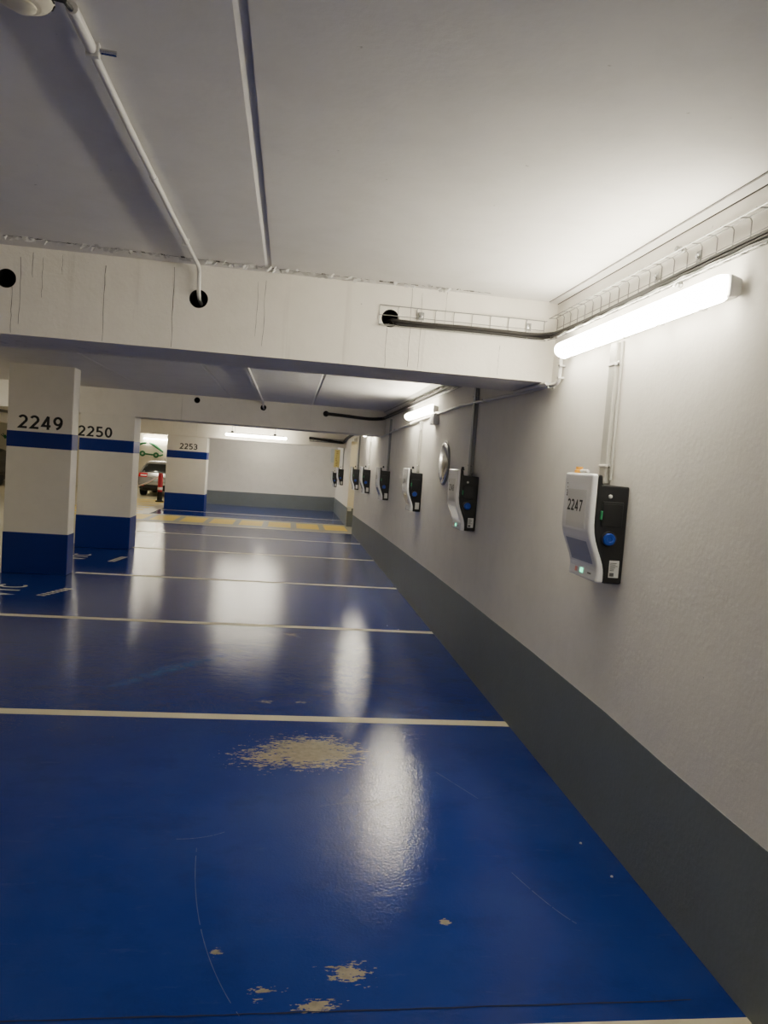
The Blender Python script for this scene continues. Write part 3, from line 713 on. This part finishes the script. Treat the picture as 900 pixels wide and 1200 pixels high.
# green car emblems painted on the far wall
def car_logo(cx, label):
    """outline car: roof arc with a gap, underline with two wheels, plug on a lead at its tail"""
    z = 1.38
    t = thing('painted_car_emblem', label, 'emblem', (cx, 29, z), 'green car emblems on the far wall')
    y = 28.94
    def sw(pts, r, name): MB().tube([(cx+x, y, z+h) for x, h in pts], r, 8).build(name, 'evgreen', t)
    sw([(-.52, .12), (-.50, .20), (-.42, .30), (-.30, .36), (-.16, .385)], .040, 'roof_line')
    sw([(-.06, .385), (.06, .35), (.20, .27), (.34, .17), (.47, .07)], [.03, .045, .055, .042, .025], 'roof_line')
    sw([(-.20, -.03), (.10, -.05)], .032, 'sill_line'); sw([(.30, -.07), (.38, -.06), (.47, -.02)], .03, 'sill_line')
    for x, h in ((-.29, -.025), (.21, -.055)):
        mb = MB(); mb.tube([(cx+x+.075*math.cos(2*PI*k/20), y, z+h+.075*math.sin(2*PI*k/20)) for k in range(21)], .034, 6, False); mb.build('wheel', 'evgreen', t)
    sw([(-.44, .02), (-.52, .06), (-.60, .15), (-.66, .20)], .028, 'lead')
    MB().loft([[(cx+a, y-.015, z+b) for a, b in p] for p in ([(-.62, .18), (-.72, .16), (-.80, .26), (-.70, .30)],)] + [[(cx+a, y+.014, z+b) for a, b in ((-.62, .18), (-.72, .16), (-.80, .26), (-.70, .30))]]).build('plug', 'evgreen', t)
    sw([(-.74, .28), (-.80, .35)], .012, 'pin'); sw([(-.79, .24), (-.86, .31)], .012, 'pin')
car_logo(-6.73, 'green car emblem painted on wall above silver parked car')
car_logo(-11.25, 'green plug and car emblem on wall at left edge above black car')

# ------------------------------------------------------------------ cars (rear towards the camera)
def make_car(x, y, s, paintm, label):
    t = thing('car', label, 'car', (x, y, 0)); t.scale = (s, s, s*.96)
    base = Vector((x, y, 0))
    SL = [(.24, .16, 4.10, .78), (.34, .03, 4.22, .85), (.55, 0, 4.28, .885), (.78, .02, 4.22, .89), (.93, .05, 4.0, .88), (1.0, .09, 3.05, .86), (1.06, .12, 2.85, .835), (1.28, .27, 2.35, .74), (1.42, .40, 2.0, .665), (1.49, .58, 1.75, .58), (1.515, .85, 1.5, .42)]
    def at(z):
        for a, b in zip(SL[:-1], SL[1:]):
            if a[0] <= z <= b[0]:
                u = (z-a[0])/(b[0]-a[0]); return [a[i]+(b[i]-a[i])*u for i in (1, 2, 3)]
    def slice_(z, yr, yf, w, r=.22):
        pts = []
        for cx, cy, a0 in ((w-r, yf-r, 0), (-w+r, yf-r, PI/2), (-w+r, yr+r, PI), (w-r, yr+r, 1.5*PI)):
            for k in range(6):
                a = a0+PI/2*k/5; pts.append(base+Vector((cx+r*math.cos(a), cy+r*math.sin(a), z)))
        return pts
    body = MB().loft([slice_(*q) for q in SL]).build('body', paintm, t, smooth=True)
    def patch(name, mat, z0, z1, x0, x1, off=.012, par=None, n=6, th=.02):
        mb = MB(); rings = []
        for k in range(n+1):
            z = z0+(z1-z0)*k/n; yr, yf, w = at(z); sc = w/.88
            r = []
            for j in range(9):
                xx = (x0+(x1-x0)*j/8)*sc
                ex = max(0, abs(xx)-(w-.22)); dy = .22-math.sqrt(max(0, .0484-ex*ex))
                r.append(base+Vector((xx, yr+dy-off, z)))
            r += [p+Vector((0, th+off, 0)) for p in reversed(r)]
            rings.append(r)
        return mb.loft(rings).build(name, mat, par or t)
    patch('rear_window', 'glass', 1.03, 1.40, -.76, .76)
    for sd in (-1, 1):
        mb = MB(); rings = []
        for k in range(5):
            z = 1.02+.36*k/4; yr, yf, w = at(z)
            rings.append([base+Vector((sd*(w+.008), yr+.35, z)), base+Vector((sd*(w+.008), yf-.30, z)), base+Vector((sd*(w-.03), yf-.30, z)), base+Vector((sd*(w-.03), yr+.35, z))])
        mb.loft(rings).build('side_window', 'glass', t)
        tl = patch('tail_light', 'taill', .82, .99, *sorted((sd*.50, sd*.86)), .02)
        patch('reversing_lamp', 'tailw', .87, .92, *sorted((sd*.52, sd*.76)), .026, tl)
        patch('reflector', 'taill', .44, .49, *sorted((sd*.55, sd*.78)), .02)
    patch('bumper', 'tyre', .26, .52, -.80, .80, .025)
    patch('bumper_trim', paintm, .50, .58, -.82, .82, .04)
    patch('number_plate', 'plate', .66, .77, -.26, .26, .02)
    patch('tailgate_trim', 'chrome', .80, .825, -.42, .42, .02)
    patch('wiper', 'tyre', 1.05, 1.065, -.35, .25, .03)
    yb = at(.90)[0]
    MB().lathe([(.045, 0), (.045, .02), (.03, .026), (.001, .028)], base+Vector((0, yb, .90)), (0, -1, 0), 20).build('badge', 'chrome', t)
    MB().tube([base+Vector((.1, .55, 1.5)), base+Vector((.1, .42, 1.66))], .008, 6).build('antenna', 'dark', t)
    for sx in (-1, 1):
        for yy in (.80, 3.35):
            w = MB().lathe([(.20, -.11), (.31, -.11), (.33, -.08), (.33, .08), (.31, .11), (.20, .11)], base+Vector((sx*.755, yy, .33)), (1, 0, 0), 28).build('wheel', 'tyre', t, smooth=True)
            MB().lathe([(.20, 0), (.19, .015), (.05, .03), (.001, .03)], base+Vector((sx*.80, yy, .33)), (sx, 0, 0), 20).build('hubcap', 'steel', w)
    return t
make_car(-5.66, 24.85, .80, 'carsilver', 'silver hatchback parked in the far bay beside the 2253 pillar')
make_car(-11.45, 24.6, .84, 'carblack', 'black car partly hidden behind 2249 pillar at the left edge')

# ------------------------------------------------------------------ camera and light
cam_d = bpy.data.cameras.new('camera'); cam = bpy.data.objects.new('camera', cam_d); COL.objects.link(cam)
yaw, pitch, roll, F = .1327, -.0643, .0726, 861.11
f = Vector((math.sin(yaw)*math.cos(pitch), math.cos(yaw)*math.cos(pitch), math.sin(pitch)))
r = Vector((math.cos(yaw), -math.sin(yaw), 0)); u = r.cross(f)
R = r*math.cos(roll)+u*math.sin(roll); U = -r*math.sin(roll)+u*math.cos(roll)
mat = Matrix((R, U, -f)).transposed().to_4x4(); mat.translation = (-1.4895, 0, 1.5962)
cam.matrix_world = mat
cam_d.sensor_fit = 'HORIZONTAL'; cam_d.sensor_width = 36; cam_d.lens = 36*F/900; cam_d.clip_start = .05; cam_d.clip_end = 100
SC.camera = cam
w = bpy.data.worlds.new('world'); SC.world = w; w.use_nodes = True
w.node_tree.nodes['Background'].inputs[0].default_value = (.9, .93, 1, 1); w.node_tree.nodes['Background'].inputs[1].default_value = .03

# unseen fill lamps; the wall tube continues its row, the ceiling tubes are added
wall_lamp(-2.85, -1.32, 2.29, 'unseen tube lamp on the right wall behind the viewer')
fill_ceiling_lamp(-3.4, -4.6, -3.1, CEIL, 'unseen added ceiling tube over the bays behind the viewer')
fill_ceiling_lamp(-6.0, -3.6, -2.1, CEIL, 'unseen added ceiling tube over the aisle behind the viewer')
fill_ceiling_lamp(-6.6, 2.6, 4.1, CEIL, 'unseen added ceiling tube over the aisle just left of the near bay')
fill_ceiling_lamp(-6.3, 9.6, 11.1, 2.455, 'unseen added ceiling tube over the aisle beside the 2249 pillar')
fill_ceiling_lamp(-2.2, 21.2, 22.7, 2.335, 'unseen added ceiling tube above the far bays behind the far beam', mat='tube')  # added behind the far beam to brighten the back wall
fill_ceiling_lamp(.75, 16.7, 17.7, 2.35, 'unseen added ceiling tube inside the doorway recess')  # added to brighten the recess
fill_ceiling_lamp(-6.3, 16.6, 18.1, 2.42, 'unseen added ceiling tube over the aisle beside the walkway')
SC.view_settings.view_transform = 'AgX'
SC.view_settings.look = 'None'
SC.view_settings.exposure = 2.2
SC.view_settings.gamma = 1.0
